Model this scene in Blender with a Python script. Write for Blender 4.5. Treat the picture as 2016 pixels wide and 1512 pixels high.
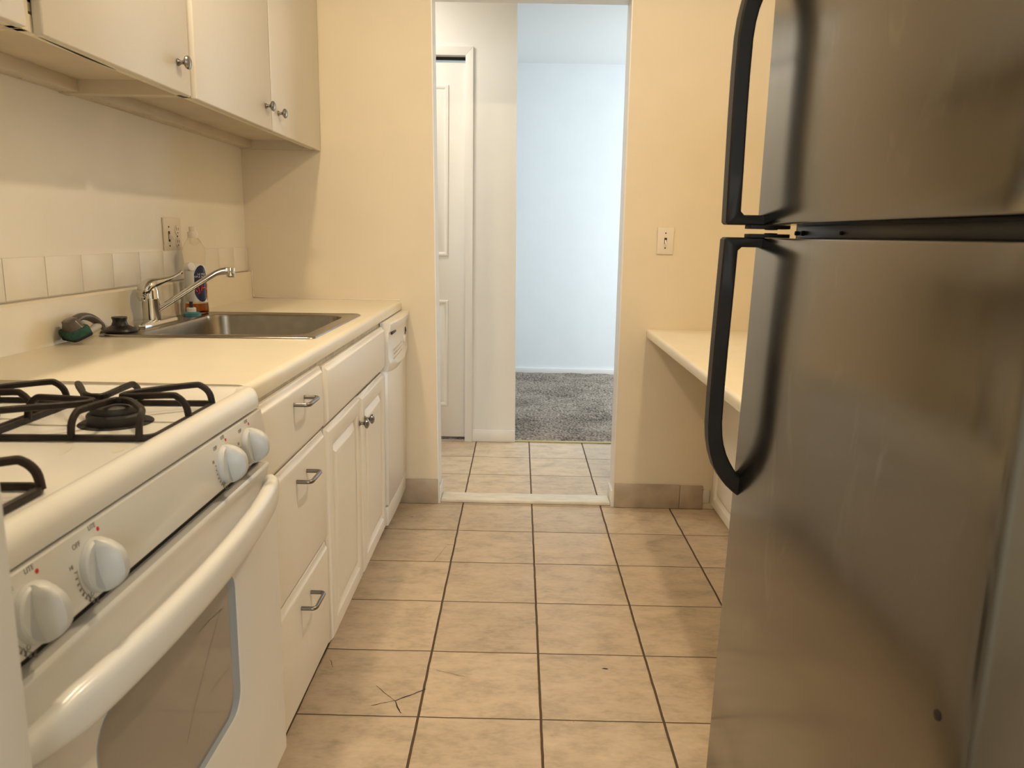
import bpy, bmesh, math, random
from math import sin, cos, pi, radians
from mathutils import Vector, Matrix, noise
S = bpy.context.scene
for o in list(bpy.data.objects): bpy.data.objects.remove(o)
COL = S.collection
random.seed(7)

# ---------------------------------------------------------------- camera
PITCH, ROLL, YAW = 0.1932, -0.0191, -0.0068
fv = Vector((sin(YAW)*cos(PITCH), cos(YAW)*cos(PITCH), -sin(PITCH)))
rt = Vector((cos(YAW), -sin(YAW), 0)); dn = fv.cross(rt)
cr, sr = cos(ROLL), sin(ROLL)
xr = rt*cr + dn*sr; dr = -rt*sr + dn*cr
cam = bpy.data.cameras.new('camera'); camo = bpy.data.objects.new('camera', cam); COL.objects.link(camo)
up = -dr; bk = -fv
camo.matrix_world = Matrix(((xr.x, up.x, bk.x, 0), (xr.y, up.y, bk.y, 0), (xr.z, up.z, bk.z, 1.2044), (0, 0, 0, 1)))
cam.sensor_width = 36; cam.lens = 1504.2/2016*36; cam.clip_start = 0.02
cam.dof.use_dof = True; cam.dof.focus_distance = 2.3; cam.dof.aperture_fstop = 8.5
S.camera = camo

# ---------------------------------------------------------------- world, lights, exposure
w = bpy.data.worlds.new('world'); S.world = w; w.use_nodes = True
w.node_tree.nodes['Background'].inputs[0].default_value = (0.75, 0.87, 1.0, 1)
w.node_tree.nodes['Background'].inputs[1].default_value = 0.6
S.view_settings.view_transform = 'Standard'; S.view_settings.look = 'None'
S.view_settings.exposure = 0.0; S.view_settings.gamma = 1.0
S.view_settings.use_curve_mapping = False

def area(name, loc, rot, sx, sy, power, col):
    l = bpy.data.lights.new(name, 'AREA'); l.shape = 'RECTANGLE'; l.size = sx; l.size_y = sy
    l.energy = power; l.color = col
    o = bpy.data.objects.new(name, l); o.location = loc; o.rotation_euler = rot; COL.objects.link(o); return o
WARM = (1.0, 0.785, 0.51); COOL = (0.85, 0.94, 1.0)
LAMP_STRENGTH = 520.0     # glow of the ceiling fixture's diffuser (built with the fixture below)
S.cycles.caustics_reflective = False; S.cycles.caustics_refractive = False
area('living_room_window_light', (2.05, 4.50, 1.35), (radians(90), 0, 0), 1.5, 1.5, 28, COOL)
area('living_room_side_fill_light', (2.90, 5.75, 1.45), (0, radians(90), 0), 1.5, 1.5, 46, COOL)  # added unseen fill, brightens the kitchen's left wall through the doorway
area('dining_window_light', (0.25, -2.85, 1.5), (radians(90), 0, 0), 1.6, 1.4, 44, (0.86, 0.95, 1.0))
area('hall_fill_light', (-0.9, 3.85, 2.54), (0, 0, 0), 0.3, 0.3, 13, (1.0, 0.94, 0.84))  # unseen lamp added to brighten the hall wall

# ---------------------------------------------------------------- materials
def nodes(name):
    m = bpy.data.materials.new(name); m.use_nodes = True
    nt = m.node_tree; return m, nt, nt.nodes['Principled BSDF']
def mat(name, col, rough=0.5, metal=0.0, var=0.0, vscale=6.0, bump=0.0, bscale=60.0, coat=0.0, spec=0.5, col2=None, stretch=None):
    m, nt, b = nodes(name); N = nt.nodes; L = nt.links
    b.inputs['Roughness'].default_value = rough; b.inputs['Metallic'].default_value = metal
    b.inputs['Specular IOR Level'].default_value = spec
    b.inputs['Coat Weight'].default_value = coat
    tc = N.new('ShaderNodeTexCoord'); src = tc.outputs['Object']
    if stretch:
        mp = N.new('ShaderNodeMapping'); mp.inputs['Scale'].default_value = stretch; L.new(src, mp.inputs[0]); src = mp.outputs[0]
    n = N.new('ShaderNodeTexNoise'); n.inputs['Scale'].default_value = vscale; n.inputs['Detail'].default_value = 5; L.new(src, n.inputs['Vector'])
    r = N.new('ShaderNodeMix'); r.data_type = 'RGBA'
    c2 = col2 or tuple(c*(1-var) for c in col)
    r.inputs[6].default_value = (*col, 1); r.inputs[7].default_value = (*c2, 1)
    mr = N.new('ShaderNodeMapRange'); mr.inputs[1].default_value = .35; mr.inputs[2].default_value = .65
    L.new(n.outputs[0], mr.inputs[0]); L.new(mr.outputs[0], r.inputs[0]); L.new(r.outputs[2], b.inputs['Base Color'])
    if bump:
        n2 = N.new('ShaderNodeTexNoise'); n2.inputs['Scale'].default_value = bscale; n2.inputs['Detail'].default_value = 3; L.new(src, n2.inputs['Vector'])
        bp = N.new('ShaderNodeBump'); bp.inputs['Strength'].default_value = bump; bp.inputs['Distance'].default_value = 0.002
        L.new(n2.outputs[0], bp.inputs['Height']); L.new(bp.outputs[0], b.inputs['Normal'])
    return m
M = {}
M['cream_wall'] = mat('cream_wall_paint', (.80, .70, .53), .55, var=.03, bump=.12, bscale=45)
M['left_wall'] = mat('white_wall_paint', (.90, .86, .78), .5, var=.05, vscale=2.5, bump=.10, bscale=30)
M['white_wall'] = mat('hall_wall_paint', (.83, .82, .79), .6, var=.02, bump=.08, bscale=45)
M['room_wall'] = mat('living_room_wall_paint', (.82, .85, .86), .7, var=.02, bump=.05)
M['ceiling'] = mat('ceiling_paint', (.80, .80, .78), .8)
M['trim'] = mat('white_trim_gloss_paint', (.86, .84, .80), .35, var=.03, vscale=4, bump=.05, bscale=20)
M['cabinet'] = mat('cabinet_cream_enamel', (.72, .68, .61), .38, var=.03, vscale=3, bump=.04, bscale=25)
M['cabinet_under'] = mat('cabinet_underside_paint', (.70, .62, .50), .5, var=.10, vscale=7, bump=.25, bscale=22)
M['base_cabinet'] = mat('base_cabinet_thermofoil', (.88, .84, .765), .33, var=.02, vscale=4)
M['worn'] = mat('worn_cabinet_frame', (.74, .68, .56), .6, var=.25, vscale=30, bump=.3, bscale=60)
M['laminate'] = mat('cream_laminate', (.86, .79, .64), .28, var=.03, vscale=9)
M['enamel'] = mat('white_stove_enamel', (.81, .79, .74), .24, var=.02, vscale=5, coat=.12)
M['knob_white'] = mat('grey_white_plastic', (.62, .62, .60), .38, var=.10, vscale=14)
M['dw'] = mat('white_dishwasher_plastic', (.84, .81, .75), .25, var=.02)
M['tile_base'] = mat('baseboard_tile', (.50, .40, .29), .35, var=.2, vscale=12)
M['wall_tile'] = mat('painted_wall_tile', (.88, .84, .77), .36, spec=.3, var=.04, vscale=8)
M['grout_white'] = mat('wall_grout', (.70, .62, .50), .7)
M['iron'] = mat('black_cast_iron', (.010, .008, .007), .5, var=.4, vscale=40, bump=.4, bscale=120, col2=(.028, .018, .012), spec=.3)
M['cap'] = mat('burner_cap_enamel', (.035, .030, .026), .5, var=.3, vscale=30)
M['black'] = mat('black_gap', (.006, .005, .004), .7)
M['rubber'] = mat('black_rubber', (.012, .012, .012), .32)
M['chrome'] = mat('chrome', (.66, .66, .65), .07, 1.0)
M['steel_sink'] = mat('satin_sink_steel', (.36, .33, .28), .27, 1.0, var=.12, vscale=30)
M['pewter'] = mat('pewter', (.33, .31, .29), .27, 1.0, var=.2, vscale=60)
M['pull'] = mat('satin_nickel', (.25, .235, .215), .32, 1.0)
M['handle_black'] = mat('fridge_handle_plastic', (.024, .020, .015), .45, var=.2, vscale=20, spec=.2)
M['fridge_dark'] = mat('fridge_cabinet_black', (.03, .03, .032), .45)
M['plastic'] = mat('almond_plastic', (.80, .72, .60), .35)
M['slot'] = mat('dark_slot', (.02, .015, .01), .6)
M['teal'] = mat('teal_sponge', (.028, .115, .09), .85, var=.4, vscale=90, bump=1, bscale=220)
M['pad'] = mat('dark_scouring_pad', (.025, .03, .045), .9, var=.5, vscale=120, bump=1, bscale=260)
M['smoke'] = mat('grey_brown_handle_plastic', (.12, .10, .085), .25, var=.3, vscale=25)
M['teal_plastic'] = mat('teal_plastic', (.06, .25, .30), .3)
M['white_plastic'] = mat('white_plastic', (.82, .80, .76), .35)
M['navy'] = mat('navy_label', (.012, .022, .09), .35, var=.3, vscale=40)
M['red'] = mat('red_lettering', (.65, .02, .015), .4)
M['white_ink'] = mat('white_lettering', (.85, .85, .82), .4)
M['orange_ink'] = mat('orange_print', (.85, .30, .06), .4)
M['grey_ink'] = mat('grey_marking', (.16, .14, .13), .6)
M['carpet_edge'] = mat('brass_carpet_strip', (.60, .52, .25), .4, .6)
M['threshold'] = mat('worn_white_threshold', (.80, .74, .62), .4, var=.16, vscale=14, stretch=(1, 5, 1))
M['oven_glass'] = mat('oven_window_glass', (.27, .245, .215), .14, var=.03, coat=.4)
M['oven_frame'] = mat('oven_window_frame', (.33, .36, .38), .2)
M['tile_under'] = mat('dark_toe_kick', (.10, .08, .06), .7)

def clear(name, col, rough=.05, ior=1.2, tint=.85):
    m, nt, b = nodes(name); b.inputs['Base Color'].default_value = (*col, 1)
    b.inputs['Transmission Weight'].default_value = tint; b.inputs['Roughness'].default_value = rough; b.inputs['IOR'].default_value = ior
    return m
M['pet'] = clear('clear_bottle_plastic', (.97, .95, .90), .02, 1.10, 1.0)
M['soap'] = clear('orange_soap', (.95, .30, .06), .1, 1.3, .6)
M['clear_handle'] = clear('frosted_handle_plastic', (.85, .82, .76), .35, 1.3, .35)

def fridge_mat():
    m, nt, b = nodes('brushed_stainless'); N = nt.nodes; L = nt.links
    b.inputs['Metallic'].default_value = 1.0
    b.inputs['Base Color'].default_value = (.215, .200, .175, 1)
    tc = N.new('ShaderNodeTexCoord')
    mp = N.new('ShaderNodeMapping'); mp.inputs['Scale'].default_value = (1, 1.0, .35); L.new(tc.outputs['Object'], mp.inputs[0])
    n = N.new('ShaderNodeTexNoise'); n.inputs['Scale'].default_value = 5; n.inputs['Detail'].default_value = 6; n.inputs['Roughness'].default_value = .6; n.inputs['Distortion'].default_value = .8
    L.new(mp.outputs[0], n.inputs['Vector'])
    mr = N.new('ShaderNodeMapRange'); mr.inputs[1].default_value = .3; mr.inputs[2].default_value = .75; mr.inputs[3].default_value = .14; mr.inputs[4].default_value = .22
    L.new(n.outputs[0], mr.inputs[0]); L.new(mr.outputs[0], b.inputs['Roughness'])
    # dried smears: slightly paler, duller blotches
    n2 = N.new('ShaderNodeTexNoise'); n2.inputs['Scale'].default_value = 14; n2.inputs['Detail'].default_value = 7; n2.inputs['Distortion'].default_value = 1.5
    L.new(mp.outputs[0], n2.inputs['Vector'])
    m2 = N.new('ShaderNodeMapRange'); m2.inputs[1].default_value = .62; m2.inputs[2].default_value = .78; L.new(n2.outputs[0], m2.inputs[0])
    mx = N.new('ShaderNodeMix'); mx.data_type = 'RGBA'; mx.inputs[6].default_value = (.215, .200, .175, 1); mx.inputs[7].default_value = (.27, .255, .225, 1)
    L.new(m2.outputs[0], mx.inputs[0]); L.new(mx.outputs[2], b.inputs['Base Color'])
    return m
M['fridge'] = fridge_mat()

def floor_mat(name, x0, y0, T=.3115, light=1.0):
    m, nt, b = nodes(name); N = nt.nodes; L = nt.links
    tc = N.new('ShaderNodeTexCoord'); sp = N.new('ShaderNodeSeparateXYZ'); L.new(tc.outputs['Object'], sp.inputs[0])
    # wavering of the joints
    nz = N.new('ShaderNodeTexNoise'); nz.inputs['Scale'].default_value = 14; nz.inputs['Detail'].default_value = 4; L.new(tc.outputs['Object'], nz.inputs['Vector'])
    def math(op, a, bb=None, c=None):
        n = N.new('ShaderNodeMath'); n.operation = op
        for i, v in enumerate((a, bb, c)):
            if v is None: continue
            if isinstance(v, (int, float)): n.inputs[i].default_value = v
            else: L.new(v, n.inputs[i])
        return n.outputs[0]
    wob = math('MULTIPLY', math('SUBTRACT', nz.outputs[0], .5), .004)
    def cell(ax, o):
        v = math('ADD', sp.outputs[ax], wob)
        v = math('DIVIDE', math('SUBTRACT', v, o - 50*T), T)
        f = math('FRACT', v); fl = math('FLOOR', v)
        d = math('MULTIPLY', math('MINIMUM', f, math('SUBTRACT', 1, f)), T)
        return d, fl
    dx, fx = cell(0, x0); dy, fy = cell(1, y0)
    # joint width: a little wider along Y lines
    gx = math('LESS_THAN', dx, .0034); gy = math('LESS_THAN', dy, .0021)
    g = math('MAXIMUM', gx, gy)
    d = math('MINIMUM', dx, dy)
    # per-tile tone
    cb = N.new('ShaderNodeCombineXYZ'); L.new(fx, cb.inputs[0]); L.new(fy, cb.inputs[1])
    wn = N.new('ShaderNodeTexWhiteNoise'); wn.noise_dimensions = '2D'; L.new(cb.outputs[0], wn.inputs['Vector'])
    off = N.new('ShaderNodeVectorMath'); off.operation = 'MULTIPLY_ADD'
    L.new(wn.outputs['Color'], off.inputs[0]); off.inputs[1].default_value = (7, 7, 7); L.new(tc.outputs['Object'], off.inputs[2])
    mp = N.new('ShaderNodeMapping'); mp.inputs['Scale'].default_value = (1, 1.8, 1); L.new(off.outputs[0], mp.inputs[0])
    n1 = N.new('ShaderNodeTexNoise'); n1.inputs['Scale'].default_value = 9; n1.inputs['Detail'].default_value = 9; n1.inputs['Roughness'].default_value = .62; n1.inputs['Distortion'].default_value = .15
    L.new(mp.outputs[0], n1.inputs['Vector'])
    n3 = N.new('ShaderNodeTexNoise'); n3.inputs['Scale'].default_value = 45; n3.inputs['Detail'].default_value = 6; n3.inputs['Distortion'].default_value = .3; L.new(mp.outputs[0], n3.inputs['Vector'])
    r = N.new('ShaderNodeValToRGB'); e = r.color_ramp.elements
    e[0].position = .34; e[0].color = (.43*light, .345*light, .24*light, 1); e[1].position = .68; e[1].color = (.70*light, .565*light, .41*light, 1)
    k = e.new(.5); k.color = (.60*light, .475*light, .335*light, 1)
    mm = math('ADD', math('MULTIPLY', n1.outputs[0], .72), math('MULTIPLY', n3.outputs[0], .28)); L.new(mm, r.inputs[0])
    tone = math('ADD', math('MULTIPLY', wn.outputs['Value'], .12), .92)
    tn = N.new('ShaderNodeVectorMath'); tn.operation = 'SCALE'; L.new(r.outputs[0], tn.inputs[0]); L.new(tone, tn.inputs['Scale'])
    mx = N.new('ShaderNodeMix'); mx.data_type = 'RGBA'; L.new(g, mx.inputs[0]); L.new(tn.outputs[0], mx.inputs[6])
    mx.inputs[7].default_value = (.10, .062, .035, 1); L.new(mx.outputs[2], b.inputs['Base Color'])
    rr = math('ADD', math('MULTIPLY', g, .5), math('ADD', .33, math('MULTIPLY', n1.outputs[0], .15))); L.new(rr, b.inputs['Roughness'])
    ed = N.new('ShaderNodeMapRange'); ed.inputs[1].default_value = .0015; ed.inputs[2].default_value = .007; L.new(d, ed.inputs[0])
    h = math('ADD', ed.outputs[0], math('MULTIPLY', n3.outputs[0], .10))
    bp = N.new('ShaderNodeBump'); bp.inputs['Strength'].default_value = .6; bp.inputs['Distance'].default_value = .002; L.new(h, bp.inputs['Height']); L.new(bp.outputs[0], b.inputs['Normal'])
    return m
M['floor'] = floor_mat('kitchen_floor_tile', -.2340, 3.294)
M['hall_floor'] = floor_mat('hall_floor_tile', -.2340, 3.738, light=1.1)

def carpet_mat():
    m, nt, b = nodes('grey_brown_carpet'); N = nt.nodes; L = nt.links
    b.inputs['Roughness'].default_value = 1; b.inputs['Specular IOR Level'].default_value = .1
    tc = N.new('ShaderNodeTexCoord')
    a = N.new('ShaderNodeTexNoise'); a.inputs['Scale'].default_value = 75; a.inputs['Detail'].default_value = 4; L.new(tc.outputs['Object'], a.inputs['Vector'])
    c = N.new('ShaderNodeTexNoise'); c.inputs['Scale'].default_value = 3; c.inputs['Detail'].default_value = 4; c.inputs['Distortion'].default_value = 1; L.new(tc.outputs['Object'], c.inputs['Vector'])
    mm = N.new('ShaderNodeMath'); mm.operation = 'MULTIPLY_ADD'; mm.inputs[1].default_value = .35; L.new(c.outputs[0], mm.inputs[0]); L.new(a.outputs[0], mm.inputs[2])
    r = N.new('ShaderNodeValToRGB'); e = r.color_ramp.elements; e[0].position = .50; e[0].color = (.075, .062, .050, 1); e[1].position = .82; e[1].color = (.50, .42, .35, 1)
    L.new(mm.outputs[0], r.inputs[0]); L.new(r.outputs[0], b.inputs['Base Color'])
    bp = N.new('ShaderNodeBump'); bp.inputs['Strength'].default_value = 1; bp.inputs['Distance'].default_value = .012; L.new(a.outputs[0], bp.inputs['Height']); L.new(bp.outputs[0], b.inputs['Normal'])
    return m
M['carpet'] = carpet_mat()
def emis(name, col, s):
    m, nt, b = nodes(name); b.inputs['Emission Color'].default_value = (*col, 1); b.inputs['Emission Strength'].default_value = s
    b.inputs['Base Color'].default_value = (.8, .8, .8, 1); return m
M['lamp'] = emis('lit_diffuser', WARM, LAMP_STRENGTH)
M['daylit'] = emis('daylit_window_pane', COOL, 3)

# ---------------------------------------------------------------- mesh helpers
class MB:
    def __init__(s): s.bm = bmesh.new()
    def box(s, x0, x1, y0, y1, z0, z1, bev=0.0, seg=2):
        vs = [s.bm.verts.new(p) for p in ((x0,y0,z0),(x1,y0,z0),(x1,y1,z0),(x0,y1,z0),(x0,y0,z1),(x1,y0,z1),(x1,y1,z1),(x0,y1,z1))]
        fs = [s.bm.faces.new([vs[i] for i in q]) for q in ((0,3,2,1),(4,5,6,7),(0,1,5,4),(1,2,6,5),(2,3,7,6),(3,0,4,7))]
        if bev:
            es = {e for f in fs for e in f.edges}
            bmesh.ops.bevel(s.bm, geom=list(es), offset=bev, segments=seg, profile=.5, affect='EDGES')
        return s
    def prism(s, pts, axis, a, b, bev=0.0, seg=2, f2=None):
        """pts 2D outline extruded along axis from a to b. axis 0: pts=(y,z); 1: pts=(x,z); 2: pts=(x,y)"""
        def P(p, t):
            if axis == 0: return (t, p[0], p[1])
            if axis == 1: return (p[0], t, p[1])
            return (p[0], p[1], t)
        A = [s.bm.verts.new(P(p, a)) for p in pts]; B = [s.bm.verts.new(P(p, b)) for p in pts]
        n = len(pts); fs = [s.bm.faces.new(A), s.bm.faces.new(B[::-1])]
        for i in range(n): fs.append(s.bm.faces.new([A[i], A[(i+1) % n], B[(i+1) % n], B[i]]))
        bmesh.ops.recalc_face_normals(s.bm, faces=fs)
        if bev:
            es = set(fs[0].edges) | set(fs[1].edges)
            bmesh.ops.bevel(s.bm, geom=list(es), offset=bev, segments=seg, profile=.5, affect='EDGES')
        return s
    def loft(s, loops, closed=True, cap=True):
        R = [[s.bm.verts.new(p) for p in l] for l in loops]; n = len(loops[0]); fs = []
        for a, b in zip(R, R[1:]):
            for i in range(n if closed else n-1):
                try: fs.append(s.bm.faces.new([a[i], a[(i+1) % n], b[(i+1) % n], b[i]]))
                except ValueError: pass
        if cap and closed:
            fs.append(s.bm.faces.new(R[0][::-1])); fs.append(s.bm.faces.new(R[-1]))
        bmesh.ops.recalc_face_normals(s.bm, faces=fs)
        return s
    def tube(s, pts, r, seg=12, ry=None, upv=(0, 0, 1), closed=False, sq=1.0):
        """sweep of an ellipse (r across, ry along 'up'); r may be list"""
        pts = [Vector(p) for p in pts]; n = len(pts); loops = []
        for i, p in enumerate(pts):
            if closed: t = (pts[(i+1) % n]-pts[i-1])
            else: t = (pts[min(i+1, n-1)]-pts[max(i-1, 0)])
            t.normalize(); u = Vector(upv); u = u - t*u.dot(t)
            if u.length < 1e-4: u = Vector((0, 1, 0)) - t*t.y
            u.normalize(); v = t.cross(u)
            rr = r[i] if isinstance(r, (list, tuple)) else r
            r2 = (ry[i] if isinstance(ry, (list, tuple)) else ry) if ry else rr
            lp = []
            for k in range(seg):
                a = 2*pi*k/seg; c, d = cos(a), sin(a)
                c = math.copysign(abs(c)**sq, c); d = math.copysign(abs(d)**sq, d)
                lp.append(p + v*(rr*c) + u*(r2*d))
            loops.append(lp)
        if closed: loops.append(loops[0]); return s.loft(loops, cap=False)
        return s.loft(loops)
    def lathe(s, prof, c, axis=(0, 0, 1), seg=32, cap=True):
        ax = Vector(axis).normalized(); u = ax.orthogonal().normalized(); v = ax.cross(u); c = Vector(c)
        loops = [[c + ax*h + (u*cos(2*pi*k/seg) + v*sin(2*pi*k/seg))*max(r, 1e-4) for k in range(seg)] for r, h in prof]
        return s.loft(loops, cap=cap)
    def skew(s, k, x0=-.5):
        for v in s.bm.verts: v.co.y += k*(v.co.x-x0)
        return s
    def move(s, mtx):
        bmesh.ops.transform(s.bm, matrix=mtx, verts=s.bm.verts); return s
    def build(s, name, m, parent=None, ang=32, weld=True):
        if weld: bmesh.ops.remove_doubles(s.bm, verts=s.bm.verts, dist=1e-6)
        for e in s.bm.edges:
            if len(e.link_faces) != 2 or e.calc_face_angle(0) > radians(ang): e.smooth = False
        for f in s.bm.faces: f.smooth = True
        if parent is not None:
            org = ORG[parent.name]
        else: org = Vector((0, 0, 0))
        bmesh.ops.translate(s.bm, verts=s.bm.verts, vec=-org)
        me = bpy.data.meshes.new(name); s.bm.to_mesh(me); s.bm.free()
        me.materials.append(m if not isinstance(m, str) else M[m])
        o = bpy.data.objects.new(name, me); COL.objects.link(o)
        if parent is not None: o.parent = parent
        ORG[o.name] = org.copy()
        return o
ORG = {}
def tag(o, label, cat, group=None, kind=None):
    o['label'] = label; o['category'] = cat
    if group: o['group'] = group
    if kind: o['kind'] = kind
    return o
def thing(name, label, cat, loc, group=None):
    o = bpy.data.objects.new(name, None); COL.objects.link(o); o.location = loc; o.empty_display_size = .05
    ORG[o.name] = Vector(loc); return tag(o, label, cat, group)
def struct(mb, name, m, label=None, **k):
    o = mb.build(name, m, **k); o['kind'] = 'structure'
    if label: o['label'] = label
    return o
def smooth(P, n=5):
    P = [Vector(p) for p in P]; out = []
    for i in range(len(P)-1):
        a0, a1, a2, a3 = P[max(i-1, 0)], P[i], P[i+1], P[min(i+2, len(P)-1)]
        for k in range(n):
            t = k/n; out.append(.5*((2*a1)+(a2-a0)*t+(2*a0-5*a1+4*a2-a3)*t*t+(3*a1-a0-3*a2+a3)*t**3))
    return out+[P[-1]]
def smooth1(P, n=5):
    return [v.x for v in smooth([(p, 0, 0) for p in P], n)]
def rrect(x0, x1, y0, y1, r, z, seg=6):
    out = []
    for cx, cy, a0 in ((x1-r, y1-r, 0), (x0+r, y1-r, 90), (x0+r, y0+r, 180), (x1-r, y0+r, 270)):
        for k in range(seg+1):
            a = radians(a0 + 90*k/seg); out.append((cx+r*cos(a), cy+r*sin(a), z))
    return out
def text_mesh(body, size, mtx, name, m, parent, extrude=.0003, wrap=None):
    c = bpy.data.curves.new('lettering', 'FONT'); c.body = body; c.size = size; c.extrude = extrude; c.align_x = 'CENTER'; c.align_y = 'CENTER'; c.resolution_u = 3
    o = bpy.data.objects.new('lettering', c); COL.objects.link(o)
    bpy.context.view_layer.update()
    me = bpy.data.meshes.new_from_object(o.evaluated_get(bpy.context.evaluated_depsgraph_get()))
    bpy.data.objects.remove(o); bpy.data.curves.remove(c)
    b = MB(); b.bm.from_mesh(me); bpy.data.meshes.remove(me)
    b.move(mtx)
    if wrap: 
        for v in b.bm.verts: v.co = wrap(v.co)
    return b.build(name, m, parent, weld=False) if name else b
def join_mb(a, b):
    me = bpy.data.meshes.new('tmp'); b.bm.to_mesh(me); a.bm.from_mesh(me); bpy.data.meshes.remove(me); b.bm.free(); return a

LW, RW, FW = -1.172, 1.172, 3.305       # left wall, right wall, far wall
CH = 2.59

# ================================================================ SETTING
b = MB(); b.bm.faces.new([b.bm.verts.new(p) for p in ((-1.9,-3,0),(1.9,-3,0),(1.9,3.36,0),(-1.9,3.36,0))])
floor = struct(b, 'floor', 'floor', 'beige ceramic tile kitchen floor with dark grout lines')
b = MB(); b.bm.faces.new([b.bm.verts.new(p) for p in ((-2.4,3.36,0),(3,3.36,0),(3,4.40,0),(-2.4,4.40,0))])
struct(b, 'floor_hall', 'hall_floor', 'paler beige tile floor of the hall beyond the doorway')
# carpet with a worked pile
b = MB(); nx, ny = 90, 110; V = []
for j in range(ny+1):
    row = []
    for i in range(nx+1):
        x = -1.0 + 4.0*i/nx; y = 4.395 + 2.27*j/ny
        z = .010 + .006*noise.noise(Vector((x*9, y*9, 0))) + .006*noise.noise(Vector((x*40, y*40, 3)))
        if j == 0: z = .002
        row.append(b.bm.verts.new((x, y, z)))
    V.append(row)
for j in range(ny):
    for i in range(nx): b.bm.faces.new((V[j][i], V[j][i+1], V[j+1][i+1], V[j+1][i]))
struct(b, 'floor_carpet', 'carpet', 'grey-brown carpet in the room beyond the hall')
struct(MB().box(-.008, 1.2, 4.375, 4.397, .0005, .007, .002), 'trim_carpet_strip', 'carpet_edge', 'thin brass strip where carpet meets hall tile')
struct(MB().box(-2.4, 3.05, -3.05, 6.75, CH, CH+.05), 'ceiling', 'ceiling')
struct(MB().box(LW-.1, LW, -.0, FW, 0, CH), 'wall_left', 'left_wall', 'white painted kitchen wall above the sink counter')
struct(MB().box(RW, RW+.1, -.0, FW, 0, CH), 'wall_right', 'cream_wall')
# far wall with the doorway (the opening leans a little, as old framing does)
DL0, DL1, DR0, DR1, DZ = -.347, -.378, .447, .433, 2.154
b = MB()
for pts in ([(LW-.1,0),(DL0,0),(DL1,DZ),(DL1-.004,CH),(LW-.1,CH)], [(DR0,0),(RW+.1,0),(RW+.1,CH),(DR1,CH),(DR1,DZ)], [(DL1,DZ),(DR1,DZ),(DR1,CH),(DL1-.004,CH)]):
    b.prism(pts, 1, FW, FW+.118)
struct(b, 'wall_far', 'cream_wall', 'cream painted end wall with the open doorway')
# white painted jamb lining
b = MB()
b.prism([(DL0-.001,0),(DL0+.004,0),(DL1+.004,DZ-.004),(DL1-.001,DZ)], 1, FW-.002, FW+.122)
b.prism([(DR0+.001,0),(DR0-.004,0),(DR1-.004,DZ-.004),(DR1+.001,DZ)], 1, FW-.002, FW+.122)
b.prism([(DL1,DZ+.001),(DR1,DZ+.001),(DR1,DZ-.004),(DL1,DZ-.004)], 1, FW-.002, FW+.122)
struct(b, 'trim_doorway', 'trim', 'white painted lining of the open doorway')
# corner bases at the jambs
struct(MB().box(DL0+.004, DL0+.010, FW+.0, FW+.12, 0, .075, .001), 'baseboard_doorway_left', 'trim')
struct(MB().box(DR0-.012, DR0-.004, FW+.0, FW+.12, 0, .075, .001), 'baseboard_doorway_right', 'trim')
struct(MB().box(DL0+.01, DR0-.012, FW+.004, FW+.105, 0, .018, .006, 3), 'trim_threshold', 'threshold', 'worn white threshold strip across the doorway')
# hall far wall, with closet opening
HY = 4.37; EX0, EX1 = -.008, -.044
b = MB()
b.prism([(-2.4,0),(-1.24,0),(-1.24,2.143),(-2.4,2.143)], 1, HY, HY+.11)
b.prism([(-2.4,2.143),(EX1+.004,2.143),(EX1,CH),(-2.4,CH)], 1, HY, HY+.11)
b.prism([(-.303,0),(EX0,0),(EX1+.004,2.143),(-.312,2.143)], 1, HY, HY+.11)
struct(b, 'wall_hall', 'white_wall', 'white hall wall between closet door and carpeted room')
struct(MB().box(-1.24, -.30, HY+.55, HY+.6, 0, 2.2), 'wall_closet_back', 'black')
b = MB()  # casing
b.prism([(-.303,0),(-.259,0),(-.270,2.188),(-.312,2.143)], 1, HY-.014, HY+.002, .002)
b.prism([(-.312,2.143),(-.270,2.188),(-1.28,2.188),(-1.24,2.143)], 1, HY-.014, HY+.002, .002)
struct(b, 'trim_closet_casing', 'trim', 'cream casing around the hall closet door')
struct(MB().box(-.259, -.009, HY-.010, HY+.001, 0, .072, .003), 'baseboard_hall', 'trim')
def bifold(x0, x1, label):
    t = struct(MB().box(-2, -2, 0, 0, 0, 0), 'door_1', 'trim', label) if False else None
    z0, z1, yf = .020, 2.112, HY+.020
    b = MB(); loops = []
    b.box(x0, x1, yf+.0005, yf+.032, z0, z1, .002)
    def face(a, c, e, f, prof, fill=True):
        b.loft([[(a+i_, yf+d_, e+i_), (c-i_, yf+d_, e+i_), (c-i_, yf+d_, f-i_), (a+i_, yf+d_, f-i_)] for i_, d_ in prof])
    for e, f in ((1.075, 1.998), (.205, .828)):
        face(x0+.075, x1-.098, e, f, [(0, .002), (.004, -.007), (.010, -.009), (.016, -.007), (.024, -.0005), (.030, -.0005), (.050, -.008), (.06, -.008)])
    return b
d1 = struct(bifold(-.765, -.3055, ''), 'door_1', 'trim', 'white bifold closet door leaf with two moulded panels in the hall')
d2 = struct(bifold(-1.228, -.770, ''), 'door_2', 'trim')
MB().box(-1.235, -.31, HY+.035, HY+.045, 2.128, 2.143).build('track', 'black', d1)
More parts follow.
